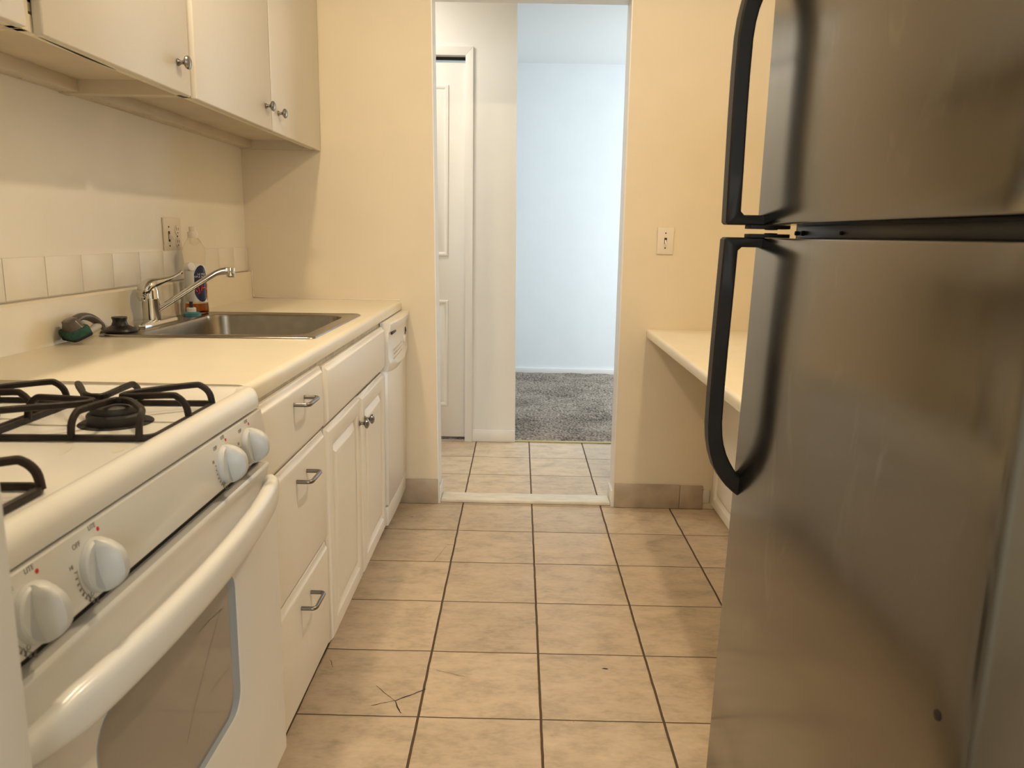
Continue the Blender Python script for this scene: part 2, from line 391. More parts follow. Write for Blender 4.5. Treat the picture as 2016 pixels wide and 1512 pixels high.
# bright corner bead on hall wall edge
b = MB(); b.prism([(EX0-.004,0),(EX0+.002,0),(EX1+.002,CH),(EX1-.004,CH)], 1, HY-.001, HY+.111)
struct(b, 'trim_hall_corner', 'white_wall')
struct(MB().box(-2.45, -2.4, 3.3, 4.9, 0, CH), 'wall_hall_left', 'white_wall')
struct(MB().box(3.0, 3.05, 3.3, 6.8, 0, CH), 'wall_room_right', 'room_wall')
struct(MB().box(RW+.1, 3.0, FW+.02, FW+.118, 0, CH), 'wall_hall_near_right', 'white_wall')
struct(MB().box(-2.4, LW-.1, FW+.02, FW+.118, 0, CH), 'wall_hall_near_left', 'white_wall')
struct(MB().box(-1.0, 3.0, 6.665, 6.72, 0, CH), 'wall_room_far', 'room_wall', 'pale blue-white far wall of the carpeted room')
struct(MB().box(-1.05, -1.0, HY+.6, 6.72, 0, CH), 'wall_room_left', 'room_wall')
struct(MB().box(-1.0, 3.0, 6.648, 6.665, .0, .052, .004), 'baseboard_room_far', 'trim')
struct(MB().box(1.25, 3.0, HY, HY+.11, 0, CH), 'wall_room_near', 'room_wall')
# side of the kitchen behind the camera: dining space
struct(MB().box(-1.95, -1.9, -3, .1, 0, CH), 'wall_dining_left', 'cream_wall')
struct(MB().box(1.9, 1.95, -3, .1, 0, CH), 'wall_dining_right', 'cream_wall')
struct(MB().box(-1.9, LW-.1, .0, .1, 0, CH), 'wall_dining_return_left', 'cream_wall')
struct(MB().box(RW+.1, 1.9, .0, .1, 0, CH), 'wall_dining_return_right', 'cream_wall')
b = MB(); b.box(-1.95, 1.95, -3.06, -3.0, 0, .75); b.box(-1.95, 1.95, -3.06, -3.0, 2.25, CH); b.box(-1.95, -.6, -3.06, -3.0, .75, 2.25); b.box(1.1, 1.95, -3.06, -3.0, .75, 2.25)
struct(b, 'wall_dining_back', 'cream_wall')
b = MB()
for q in ((-.6,-.55,.75,2.25),(1.05,1.1,.75,2.25),(-.55,1.05,.75,.80),(-.55,1.05,2.2,2.25),(.22,.27,.8,2.2)): b.box(q[0],q[1],-3.05,-2.99,q[2],q[3],.003)
win = struct(b, 'window_1', 'trim')
MB().box(-.6, 1.1, -3.045, -3.04, .75, 2.25).build('pane', 'daylit', win)
# near partition at the left of the frame
struct(MB().box(LW, -.405, .43, .573, 0, CH, .004), 'wall_near_left', 'white_wall', 'pale end of the partition wall beside the stove, left edge')
# tiled baseboards
b = MB(); b.box(-.515, DL0-.002, FW-.012, FW, 0, .113, .002)
struct(b, 'baseboard_far_left', 'tile_base', 'brown tile baseboard between dishwasher and doorway')
b = MB(); b.box(DR0+.004, .742, FW-.012, FW, 0, .111, .002); b.box(.7435, .846, FW-.012, FW, 0, .109, .003)
struct(b, 'baseboard_far_right', 'tile_base', 'brown tile baseboard under the desk shelf')
struct(MB().box(.846, .88, FW-.006, FW, .03, .09, .002), 'trim_desk_corner', 'cabinet')

# floor cracks and chips
def strip(b, pts, wds, z=.0006):
    pts = [Vector((p[0], p[1], z)) for p in pts]; L = []; R = []
    for i, p in enumerate(pts):
        t = (pts[min(i+1, len(pts)-1)]-pts[max(i-1, 0)]).normalized(); n = Vector((-t.y, t.x, 0))
        w_ = wds[i] if isinstance(wds, (list, tuple)) else wds
        L.append(b.bm.verts.new(p+n*w_/2)); R.append(b.bm.verts.new(p-n*w_/2))
    for i in range(len(pts)-1): b.bm.faces.new((L[i], R[i], R[i+1], L[i+1]))
def crack_line(a, c, n, amp, w0):
    out = []; 
    for i in range(n+1):
        t = i/n; out.append((a[0]+(c[0]-a[0])*t + random.uniform(-amp, amp), a[1]+(c[1]-a[1])*t + random.uniform(-amp, amp)))
    return out, [w0*(.4+random.random()) for _ in out]
b = MB()
for a, c, w0 in (((-.36,1.78),(-.30,1.803),.0015), ((-.30,1.803),(-.229,1.857),.0035), ((-.365,1.868),(-.303,1.80),.0012), ((-.303,1.80),(-.278,1.748),.003), ((-.233,2.83),(-.265,2.832),.0015), ((-.265,2.81),(-.296,2.674),.001), ((-.21,1.95),(-.13,1.92),.0008), ((-.52,1.99),(-.50,1.95),.0012)):
    p, w_ = crack_line(a, c, 7, .0015, w0); strip(b, p, w_)
for (x, y, r) in ((.266,1.975,.010), (-.442,3.121,.006), (.55,2.62,.003), (.068,2.82,.003), (-.28,2.31,.003), (-.25,2.20,.002), (.16,1.73,.002), (-.16,2.45,.002), (.03,2.44,.002)):
    strip(b, [(x-r, y), (x-r*.3, y+r*.1), (x+r*.4, y-r*.05), (x+r, y-r*.15)], [.001, r*.55, r*.6, .001])
b.build('floor_crack', 'slot', floor)

# ================================================================ UPPER CABINETS
def door_knob(parent, x, y, z, name='knob'):
    MB().lathe([(0.0001,0),(.0085,.0005),(.0085,.003),(.0050,.007),(.0045,.014),(.0100,.018),(.0150,.0215),(.0160,.025),(.0145,.0285),(.0090,.0315),(.0001,.0325)], (x, y, z), (1, 0, 0), 24).build(name, 'pewter', parent)
def upper_unit(y0, y1, doors, label, first=False):
    t = thing('wall_cabinet', label, 'cabinet', (LW+.001, (y0+y1)/2, 1.533), 'upper wall cabinets')
    z0, z1 = 1.533, 2.36; xf = -.857
    b = MB(); b.box(LW+.001, xf, y0, y0+.018, z0, z1, .001); b.box(LW+.001, xf, y1-.018, y1, z0, z1, .001)
    b.box(LW+.002, xf-.001, y0+.015, y1-.015, z0+.035, z0+.05); b.box(LW+.002, xf-.001, y0+.001, y1-.001, z1-.02, z1)
    b.box(LW+.001, LW+.05, y0+.016, y1-.016, z0+.004, z0+.04, .001); b.box(LW+.002, LW+.012, y0+.016, y1-.016, z0+.04, z1-.01)
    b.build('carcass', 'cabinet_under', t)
    b = MB(); b.box(xf-.019, xf, y0+.0005, y1-.0005, z0, z0+.03, .001)
    ys = [y0] + [ (doors[i][1]+doors[i+1][0])/2 for i in range(len(doors)-1)] + [y1]
    for q in ys: b.box(xf-.019, xf+.0005, max(q-.022, y0+.0005), min(q+.022, y1-.0005), z0+.001, z1)
    b.box(xf-.019, xf, y0+.001, y1-.001, z1-.04, z1)
    b.build('face_frame', 'laminate', t)
    for (a, c, ky, kz) in doors:
        d = MB().box(xf+.001, xf+.020, a, c, 1.530, 2.33, .0035, 3).build('door', 'cabinet', t)
        if ky: door_knob(d, xf+.020, ky, kz)
    return t
u0 = upper_unit(.62, 1.383, [(.64, 1.368, None, 0)], 'white wall cabinet door cut off at the top left corner')
u1 = upper_unit(1.385, 2.04, [(1.414, 2.025, 1.955, 1.598)], 'white wall cabinet with one wide door and a single pewter knob')
u2 = upper_unit(2.042, FW-.002, [(2.059, 2.665, 2.606, 1.600), (2.675, FW-.006, 2.735, 1.596)], 'white two-door wall cabinet with a pair of knobs, against the end wall')
# hinge at the left cabinet joint, catch beside the single knob, split in the underside rail, drips
MB().box(-.858, -.845, 1.372, 1.398, 1.585, 1.63, .002).build('hinge', 'pewter', u1)
MB().tube([(-.852, 2.030, 1.59+.02), (-.848, 2.034, 1.598), (-.850, 2.032, 1.566)], .004, 8).build('latch', 'plastic', u1)
b = MB(); strip(b, [(-.862,1.44),(-.864,1.52),(-.867,1.60),(-.868,1.66),(-.868,1.72)], [.001,.005,.0075,.005,.001], 1.5322); b.build('rail_split', 'black', u1)
DS = mat('brown_drip', (.30, .19, .09), .5)
for y in (1.82, 1.98, 2.09, 2.16, 2.30, 2.42, 2.52, 2.63, 2.66, 2.78, 2.92):
    b = MB(); x = LW+.030 + random.uniform(-.012, .02); strip(b, [(x, y), (x+.004, y+.008), (x+.001, y+.016)], [.001, .0035, .0012], 1.5325); b.build('drip_stain', DS, u2 if y > 2.03 else u1)

# ================================================================ BASE CABINETS
XF = -.495
def slab(y0, y1, z0, z1, xf, t=.019, step=.0045):
    """drawer front with a routed, rounded edge"""
    b = MB(); r = .0
    prof = [(0, -t), (0, -.0125), (.0015, -.0105), (.004, -.0095), (.012, -.0025), (.0145, -.0008), (.018, 0)]
    loops = []
    for ins, dx in prof:
        x = xf+dx; loops.append([(x, y0+ins, z0+ins), (x, y1-ins, z0+ins), (x, y1-ins, z1-ins), (x, y0+ins, z1-ins)])
    return b.loft(loops)
def panel_door(y0, y1, z0, z1, xf, t=.019, fr=.052, sgn=1):
    b = MB()
    prof = [(0, -t), (0, -.0125), (.0015, -.0105), (.004, -.0095), (.010, -.0025), (.013, -.0006), (.016, 0), (fr, 0), (fr+.002, -.001), (fr+.013, -.011), (fr+.016, -.012), (fr+.034, -.0025), (fr+.037, -.0008), (fr+.05, -.0005)]
    loops = []
    for ins, dx in prof:
        x = xf+dx*sgn; loops.append([(x, y0+ins, z0+ins), (x, y1-ins, z0+ins), (x, y1-ins, z1-ins), (x, y0+ins, z1-ins)])
    return b.loft(loops)
def wire_pull(parent, x, y0, y1, z, dz=0):
    pr = .034; r = .010; pts = [(x-.002, y0, z)]
    for k in range(7):
        a = radians(90*k/6); pts.append((x+pr-r+r*sin(a), y0+r-r*cos(a), z))
    for k in range(7):
        a = radians(90*k/6); pts.append((x+pr-r+r*cos(a), y1-r+r*sin(a), z))
    pts.append((x-.002, y1, z))
    MB().tube(pts, .0049, 12).build('pull', 'pull', parent)

t = thing('drawer_cabinet', 'white base cabinet with three drawers and wire pulls, beside the stove', 'cabinet', (-.8, 1.66, 0))
b = MB(); b.box(LW+.002, XF-.0215, 1.405, 1.927, .085, .877); b.box(LW+.002, -.56, 1.41, 1.925, 0, .09)
b.build('carcass', 'worn', t)
for i, (z0, z1, pz) in enumerate(((.701,.866,.824),(.396,.696,.645),(.097,.389,.335))):
    d = slab(1.412, 1.920, z0, z1, XF).build('drawer', 'base_cabinet', t)
    wire_pull(d, XF, 1.652, 1.735, pz)
t = thing('sink_cabinet', 'white base cabinet under the sink with false drawer front and two raised-panel doors', 'cabinet', (-.8, 2.37, 0))
b = MB(); b.box(LW+.002, XF-.0215, 1.929, 2.812, .085, .877) if False else b.box(LW+.002, XF-.0215, 1.929, 2.812, .085, .70)
b.box(XF-.05, XF-.0215, 1.929, 2.812, .69, .877)
b.box(LW+.002, -.56, 1.93, 2.81, 0, .09); b.build('carcass', 'worn', t)
slab(1.935, 2.800, .703, .862, XF+.004).build('false_drawer_front', 'base_cabinet', t)
d = panel_door(1.940, 2.362, .082, .694, XF).build('door', 'base_cabinet', t); door_knob(d, XF, 2.332, .612)
d = panel_door(2.372, 2.800, .080, .690, XF).build('door', 'base_cabinet', t); door_knob(d, XF, 2.418, .606)
MB().box(XF-.0215, XF-.0190, 1.9295, 1.939, .13, .24, .0005).build('hinge', 'slot', t)

# ---- dishwasher
t = thing('dishwasher', 'narrow white dishwasher at the end of the counter', 'dishwasher', (-.8, 3.06, 0))
y0, y1 = 2.822, 3.290
b = MB(); b.box(LW+.05, -.513, y0, y1, .07, .872, .002); b.build('body', 'dw', t)
# door: slightly bowed in plan
def bow(x, ys, ye, n, amt): return [(x + amt*sin(pi*i/n), ys+(ye-ys)*i/n) for i in range(n+1)]
b = MB(); b.prism([(-.52, y0)] + bow(-.489, y0+.004, y1-.004, 8, .004) + [(-.52, y1)], 2, .158, .700, .003); b.build('door', 'dw', t)
b = MB(); b.prism([(-.52, y0)] + bow(-.492, y0+.004, y1-.004, 8, .003) + [(-.52, y1)], 2, .075, .152, .003); b.build('kick_panel', 'dw', t)
# control panel: bulging fascia with curved lower edge
b = MB(); n = 14; loops = []
for i in range(n+1):
    s_ = i/n; y = y0+(y1-y0)*s_; bu = sin(pi*s_)
    zb = .690 - .022*bu; xt = -.474+.012*bu; L_ = []
    for x, z in ((-.525,.874),(xt-.004,.874),(xt,.868),(xt-.002,.845),(xt-.008,.835),(xt-.010,.80),(xt-.010,.74),(xt-.006,.728-.012*bu),(xt-.005,.715-.016*bu),(-.487,zb),(-.525,zb)): L_.append((x, y, z))
    loops.append(L_)
cp = b.loft(loops).build('control_panel', 'dw', t)
MB().box(-.478, -.4735, y0+.03, y0+.13, .826, .836, .001).build('vent_slot', 'slot', cp)
MB().tube([(-.476, y0+.37, .815), (-.4745, y0+.375, .80), (-.476, y0+.37, .785)], .003, 8).build('latch', 'slot', cp)
b = MB()
for r_ in range(3):
    for k in range(9): b.box(-.4755+.0003, -.4708+.0015*sin(k*.3), y0+.07+k*.022, y0+.082+k*.022, .760-r_*.016+.004*k*.3, .763-r_*.016+.004*k*.3)
b.build('button_print', 'grout_white', cp)
b = MB(); b.lathe([(.0001,0),(.016,0),(.016,.008),(.012,.010),(.0001,.010)], (-.476, y0+.31, .775), (1,0,0)); b.build('dial', 'dw', cp)

# ---- countertop
CY0, CY1, ZT = 1.418, FW-.001, .915
def edge_x(y): return -.5065
b = MB(); loops = []
for y in (CY0, CY0+.004, CY0+.010, 1.7, 2.05, 2.35, 2.70, 3.0, CY1):
    e = edge_x(y); 
    if y == CY0: e -= .008
    elif y == CY0+.004: e -= .002
    pf = [(-.56, ZT)]
    pf += [(e-.014+.014*sin(radians(a)), ZT-.014+.014*cos(radians(a))) for a in (0, 18, 36, 54, 72, 90)]
    pf += [(e, .884), (e-.002, .8775), (e-.02, .8775), (-.56, .8775)]
    loops.append([(x, y, z) for x, z in pf])
b.loft(loops)
HX0, HX1, HY0, HY1 = -1.085, -.565, 2.075, 2.655
b.box(LW+.001, -.56, CY0, HY0, .8775, ZT); b.box(LW+.001, -.56, HY1, CY1, .8775, ZT); b.box(LW+.001, HX0, HY0, HY1, .8775, ZT)
# built-in splash curb
pf = [(LW+.001, ZT-.001), (LW+.024, ZT-.001), (LW+.022, ZT+.006), (LW+.021, 1.022), (LW+.017, 1.028), (LW+.001, 1.029)]
b.prism(pf, 1, CY0, CY1)
tag(b.build('countertop', 'laminate'), 'cream laminate countertop with rounded edge holding the sink', 'countertop')
b = MB(); b.tube([(LW+.022, FW-.003, 1.03), (LW+.026, FW-.003, .92), (LW+.10, FW-.003, .917), (-.515, FW-.003, .917)], .0035, 6)
struct(b, 'trim_caulk', 'plastic')

# ---- wall tiles row
b = MB(); y = 1.412
b.box(LW, LW+.0035, CY0, CY1, 1.030, 1.131)
while y < FW-.01:
    y2 = min(y+.1565, FW-.004); b.box(LW+.001, LW+.0085, y+(.0012 if y < 2.3 else .0004), y2-.0003, 1.0335, 1.1300, .0014 if y < 2.2 else .0005, 2); y += .1575
struct(b, 'trim_wall_tile', 'wall_tile', 'single row of white wall tiles above the counter')

# ---- two gang plate on left wall
t = thing('wall_outlet', 'almond two-gang plate with toggle switch and outlet above the sink', 'outlet', (LW+.001, 2.60, 1.178))
py0, py1, pz0, pz1 = 2.538, 2.664, 1.116, 1.238
MB().box(LW+.001, LW+.008, py0, py1, pz0, pz1, .0025).build('plate', 'plastic', t)
b = MB(); b.box(LW+.008, LW+.0092, 2.564, 2.576, 1.160, 1.194, .0004); sw = b.build('switch_slot', 'slot', t)
MB().prism([(LW+.007, 1.186), (LW+.024, 1.172), (LW+.023, 1.165), (LW+.007, 1.168)], 1, 2.566, 2.574, .001).build('toggle', 'plastic', t)
for dz in (.0205, -.0205):
    o = MB().lathe([(.0001,0),(.0165,0),(.0165,.0022),(.0001,.0024)], (LW+.008, 2.631, 1.177+dz), (1,0,0), 20).build('socket', 'plastic', t)
    b = MB(); b.box(LW+.0100, LW+.0108, 2.623, 2.6252, 1.176+dz, 1.186+dz); b.box(LW+.0100, LW+.0108, 2.6365, 2.6385, 1.177+dz, 1.185+dz); b.box(LW+.0100, LW+.0108, 2.6285, 2.633, 1.166+dz, 1.170+dz)
    b.build('socket_slot', 'slot', o)
for yy, zz in ((2.570,1.208),(2.570,1.146),(2.631,1.177)): MB().lathe([(.0001,0),(.003,0),(.003,.0012),(.0001,.0014)], (LW+.008, yy, zz), (1,0,0), 12).build('screw', 'slot', t)

# ---- light switch on far wall
t = thing('light_switch', 'almond single toggle light switch right of the doorway', 'light switch', (.6155, FW-.001, 1.19))
sy = FW-.001
MB().box(.581, .650, sy-.007, sy, 1.134, 1.247, .0025).build('plate', 'plastic', t)
MB().box(.6105, .6215, sy-.0078, sy-.006, 1.178, 1.203).build('switch_slot', 'slot', t)
MB().prism([(sy-.006, 1.196), (sy-.020, 1.180), (sy-.019, 1.174), (sy-.006, 1.180)], 0, .6125, .6195, .001).build('toggle', 'white_plastic', t)
for zz in (1.222, 1.160): MB().lathe([(.0001,0),(.003,0),(.003,.0012),(.0001,.0014)], (.6155, sy-.007, zz), (0,-1,0), 12).build('screw', 'slot', t)

# ================================================================ SINK
SK = .07
t = thing('sink', 'stainless steel single-bowl drop-in sink', 'sink', (-.84, 2.37, .915))
sx0, sx1, sy0, sy1 = -1.128, -.553, 2.055, 2.688
b = MB()
# rim and bowl in one skin
bx0, bx1, by0, by1 = -1.040, -.600, 2.110, 2.625
L_ = [rrect(sx0, sx1, sy0, sy1, .022, .9155), rrect(sx0+.001, sx1-.001, sy0+.001, sy1-.001, .022, .9185), rrect(sx0+.006, sx1-.006, sy0+.006, sy1-.006, .020, .9215), rrect(sx0+.014, sx1-.014, sy0+.014, sy1-.014, .018, .9195),
      rrect(bx0-.008, bx1+.008, by0-.008, by1+.008, .062, .9195), rrect(bx0-.002, bx1+.002, by0-.002, by1+.002, .058, .9170), rrect(bx0, bx1, by0, by1, .056, .910),
      rrect(bx0+.006, bx1-.006, by0+.006, by1-.006, .056, .79), rrect(bx0+.02, bx1-.02, by0+.02, by1-.02, .056, .752), rrect(bx0+.06, bx1-.06, by0+.06, by1-.06, .05, .745), rrect(bx0+.17, bx1-.17, by0+.21, by1-.21, .03, .742)]
b.loft(L_, cap=False); vs = b.bm.verts; b.bm.verts.ensure_lookup_table()
b.bm.faces.new([b.bm.verts[i] for i in range(len(b.bm.verts)-28, len(b.bm.verts))])
b.skew(SK, -.55)
b.build('basin', 'steel_sink', t, ang=50)
MB().lathe([(.0001,.001),(.030,.001),(.040,.003),(.042,.0005),(.042,-.02),(.0001,-.02)], (-.82, 2.348, .744)).build('drain', 'chrome', t)

# ---- faucet
fy = 2.272; fx = -1.097; fz = .9205
t = thing('faucet', 'chrome single-lever kitchen faucet with long straight spout', 'faucet', (fx, fy, fz))
b = MB()
def stad(w_, h_, z, n=10):
    out = []
    for k in range(n+1):
        a = radians(-90+180*k/n); out.append((fx + w_*cos(a+pi/2), fy + h_ + w_*sin(a+pi/2), z)) if False else None
    out = []
    for k in range(n+1): a = pi*k/n; out.append((fx+w_*cos(a), fy+h_+w_*sin(a), z))
    for k in range(n+1): a = pi+pi*k/n; out.append((fx+w_*cos(a), fy-h_+w_*sin(a), z))
    return out
b.loft([stad(.031, .100, fz), stad(.031, .100, fz+.006), stad(.028, .098, fz+.011), stad(.020, .085, fz+.015)])
b.build('base_plate', 'chrome', t)
b = MB(); b.lathe([(.026,.010),(.0255,.02),(.0245,.075),(.0250,.078),(.0240,.082),(.0235,.100),(.0200,.112),(.0120,.120),(.0001,.122)], (fx, fy, fz)); b.build('body', 'chrome', t)
b = MB()  # lever: grows out of the cap, sweeps forward and up
pts = [(fx-.012, fy-.012, fz+.070), (fx-.012, fy-.010, fz+.098), (fx-.002, fy+.002, fz+.118), (fx+.015, fy+.030, fz+.126), (fx+.030, fy+.062, fz+.133), (fx+.040, fy+.088, fz+.142), (fx+.046, fy+.106, fz+.149)]
b.tube(smooth(pts), smooth1([.016,.0255,.0255,.018,.0115,.007,.0055]), 18, ry=smooth1([.012,.021,.018,.011,.0068,.0045,.005]))
b.lathe([(.0001,-.007),(.005,-.005),(.007,0),(.005,.005),(.0001,.007)], (fx+.047, fy+.109, fz+.150), (0,1,.4), 12)
b.build('lever', 'chrome', t)
b = MB(); sp = [(fx+.012, fy+.004, fz+.040), (fx+.060, fy+.022, fz+.074), (fx+.110, fy+.040, fz+.109), (fx+.160, fy+.058, fz+.143), (fx+.180, fy+.066, fz+.155), (fx+.196, fy+.072, fz+.160), (fx+.212, fy+.078, fz+.161)]
b.tube(smooth(sp, 6), .0085, 18); b.build('spout', 'chrome', t)
MB().lathe([(.0125,.006),(.0128,.002),(.0128,-.018),(.0115,-.022),(.0001,-.022)], (fx+.214, fy+.079, fz+.162), (0,0,1), 20).build('aerator', 'chrome', t)

# ---- dish soap bottle
bx, by, bz = -1.100, 2.605, .9215
t = thing('dish_soap_bottle', 'clear dish soap bottle with navy label and orange liquid, behind the faucet', 'bottle', (bx, by, bz))
prof = [(.0001,.0),(.034,.0),(.038,.004),(.0385,.012),(.037,.03),(.035,.075),(.0335,.13),(.034,.165),(.037,.195),(.0385,.205),(.036,.218),(.024,.240),(.017,.250),(.0145,.253),(.0145,.260)]
def oval(b, prof, sx_=.98, sy_=1.12, seg=36, ang=radians(35), top=True):
    loops = []
    for r, h in prof:
        lp = []
        for k in range(seg):
            a = 2*pi*k/seg; x = r*sx_*cos(a); y = r*sy_*sin(a)
            lp.append((bx + x*cos(ang)-y*sin(ang), by + x*sin(ang)+y*cos(ang), bz+h))
        loops.append(lp)
    b.loft(loops); return b
oval(MB(), prof).build('bottle_body', 'pet', t)
oval(MB(), [(.0001,.0015),(.032,.0015),(.036,.005),(.0365,.012),(.0352,.028),(.0348,.034),(.0001,.034)]).build('liquid', 'soap', t)
MB().lathe([(.0175,.252),(.0178,.268),(.0165,.271),(.0120,.272),(.0118,.288),(.0001,.289)], (bx, by, bz), seg=24).build('cap', 'plastic', t)
# label band: white back panel and navy front panel wrapped on the oval
A0 = radians(35)
def on_oval(u, z, out=.0012):
    """u = angle around (0 = +local x), z height"""
    h = z; r = .0355 if h < .09 else .0342
    r += (.037-.0355)*(1-h/.05) if h < .05 else 0
    x = (r*.98+out)*cos(u); y = (r*1.12+out)*sin(u)
    return Vector((bx + x*cos(A0)-y*sin(A0), by + x*sin(A0)+y*cos(A0), bz+h))
def wrap_patch(u0, u1, zf0, zf1, m, name, out, n=26):
    b = MB(); lo = []; hi = []
    for i in range(n+1):
        s_ = i/n; u = radians(u0+(u1-u0)*s_); lo.append(on_oval(u, zf0(s_), out)); hi.append(on_oval(u, zf1(s_), out))
    rows = []
    for k in range(9): rows.append([b.bm.verts.new(lo[i].lerp(hi[i], k/8)) for i in range(n+1)])
    for r0, r1 in zip(rows, rows[1:]):
        for i in range(n): b.bm.faces.new((r0[i], r0[i+1], r1[i+1], r1[i]))
    return b.build(name, m, t, weld=False)
wrap_patch(-200, -24, lambda s: .036+.004*sin(pi*s), lambda s: .156+.012*sin(pi*s), 'white_ink', 'back_label', .0008)
navy = wrap_patch(-116, -27, lambda s: .094-.054*math.sqrt(max(0, 1-(2*s-1)**2)), lambda s: .100+.062*math.sqrt(max(0, 1-(2*s-1)**2)), 'navy', 'front_label', .0015)
wrap_patch(-44, -24, lambda s: .060-.018*sin(pi*s), lambda s: .060+.018*sin(pi*s), 'orange_ink', 'fruit_print', .0021, 10)
def wrapf(co):  # text local: x along label, y up, in metres
    u = radians(-70) + co.x/.034; return on_oval(u, .088+co.y, .0022+max(co.z, 0))
text_mesh('AJAX', .034, Matrix.Rotation(radians(12), 4, 'Z'), 'brand_lettering', 'red', t, .0002, wrapf)
def wrapg(co):
    u = radians(-70) + co.x/.034; return on_oval(u, .128+co.y, .0022+max(co.z, 0))
text_mesh('ULTRA\nTRIPLE ACTION', .0085, Matrix.Identity(4), 'small_lettering', 'white_ink', t, .0001, wrapg)

# ---- dish brush (soap wand) standing on its head
wx, wy, wz = -1.088, 2.530, .9195
t = thing('dish_wand', 'upright dish wand with white cap, frosted handle and teal base', 'dish wand', (wx, wy, wz))
b = MB(); b.loft([rrect(wx-.024, wx+.026, wy-.026, wy+.032, .02, wz+z) for z in (0, .008)] + [rrect(wx-.018, wx+.018, wy-.02, wy+.022, .017, wz+.013)])
b.build('scrub_head', 'teal_plastic', t)
MB().lathe([(.0145,.012),(.0150,.014),(.0150,.024),(.0130,.027),(.0001,.027)], (wx, wy, wz)).build('collar', 'white_plastic', t)
MB().lathe([(.0060,.026),(.0058,.048),(.0001,.048)], (wx, wy, wz), seg=16).build('neck', 'rubber', t)
MB().lathe([(.0085,.047),(.0125,.056),(.0140,.085),(.0145,.120),(.0135,.145),(.0090,.156),(.0001,.156)], (wx, wy, wz)).build('handle', 'clear_handle', t)
MB().lathe([(.0001,-.012),(.0125,-.012),(.0140,-.009),(.0150,.008),(.0135,.014),(.0100,.0155),(.0001,.0150)], (wx, wy, wz+.160), (.85,-.45,.12)).build('cap', 'white_plastic', t)

# ---- sink stopper
px_, py_ = -1.104, 2.098
b = MB(); b.lathe([(.0001,0),(.044,0),(.046,.003),(.043,.008),(.030,.013),(.022,.018),(.018,.028),(.0185,.034),(.0205,.038),(.0195,.041),(.0001,.0415)], (px_, py_, .9200))
tag(b.build('sink_stopper', 'rubber'), 'black rubber sink stopper with raised grip on the sink ledge', 'stopper')

# ---- scrub brush with sponge head, lying on the counter
t = thing('sponge_scrubber', 'teal sponge scrubber with looped grey handle on the counter near the wall', 'scrubber', (-1.10, 1.92, .9155))
Rz = Matrix.Translation((-1.104, 1.893, .9315)) @ Matrix.Rotation(radians(-36), 4, 'Z') @ Matrix.Rotation(radians(22), 4, 'X') @ Matrix.Scale(.88, 4)
def rr2(hx, hy, r, z): return rrect(-hx, hx, -hy, hy, r, z)
MB().loft([rr2(.046,.028,.014,.006), rr2(.047,.029,.016,.010), rr2(.047,.029,.016,.024), rr2(.044,.027,.014,.029)]).move(Rz).build('sponge', 'teal', t)
MB().loft([rr2(.046,.028,.014,.0005), rr2(.0465,.0285,.014,.002), rr2(.0465,.0285,.014,.008)]).move(Rz).build('scouring_pad', 'pad', t)
MB().loft([rr2(.036,.021,.012,.028), rr2(.034,.020,.012,.034), rr2(.024,.018,.012,.046), rr2(.022,.017,.012,.054), rr2(.018,.014,.011,.056)]).move(Rz).build('head_mount', 'smoke', t)
hp = [(-1.104,1.890,.963), (-1.122,1.912,.966), (-1.128,1.940,.974), (-1.127,1.970,.975), (-1.122,1.998,.966), (-1.115,2.020,.948), (-1.110,2.026,.936)]
MB().tube(smooth(hp), smooth1([.013,.012,.013,.014,.014,.012,.008]), 16, ry=smooth1([.007,.008,.009,.010,.010,.009,.006])).build('handle', 'smoke', t)
hp2 = [(-1.092,1.922,.942), (-1.100,1.950,.942), (-1.110,1.985,.945), (-1.113,2.008,.945)]
MB().tube(hp2, [.006,.009,.011,.008], 12, ry=[.006,.009,.010,.008]).build('reservoir', 'clear_handle', t)

# ================================================================ STOVE
SY0, SY1 = .590, 1.388
st = thing('stove', 'white freestanding gas stove with bow handle and oven window', 'stove', (-.82, .99, 0))
KS = .04
b = MB(); b.box(LW+.03, -.486, SY0, SY1, .09, .875, .002); b.build('body', 'enamel', st)
MB().box(LW+.06, -.53, SY0+.02, SY1-.02, 0, .10).build('toe_base', 'tile_under', st)
# cooktop: lofted along Y with a rolled front
b = MB(); loops = []
def cook_prof(rim, e):
    # (x,z) from back to the front roll
    p = [(LW+.03, .872), (LW+.03, .9195), (LW+.045, .9195), (LW+.055, .910+rim), (-.516, .910+rim), (-.512, .9105+rim), (-.509, .9150+rim*.5), (-.505, .9180), (-.499, .9190)]
    for a in (15, 35, 55, 75, 90): p.append((-.499+(.020-e)*sin(radians(a)), 0.9190-.0215*(1-cos(radians(a)))))
    p += [(-.4775-e, .888), (-.479-e, .882), (-.49-e, .880), (-.50-e, .876)]
    return p
for y, rim, e in ((SY0, .0075, .010), (SY0+.003, .0085, .003), (SY0+.010, .0085, 0), (SY0+.022, .0075, 0), (SY0+.034, 0, 0), (.8, 0, 0), (1.0, 0, 0), (1.2, 0, 0), (SY1-.034, 0, 0), (SY1-.022, .0075, 0), (SY1-.010, .0085, 0), (SY1-.003, .0085, .003), (SY1, .0075, .010)):
    loops.append([(x, y+(KS*(x+.48) if y > 1.25 else 0), z) for x, z in cook_prof(rim, e)])
b.loft(loops); b.build('cooktop', 'enamel', st, ang=40)
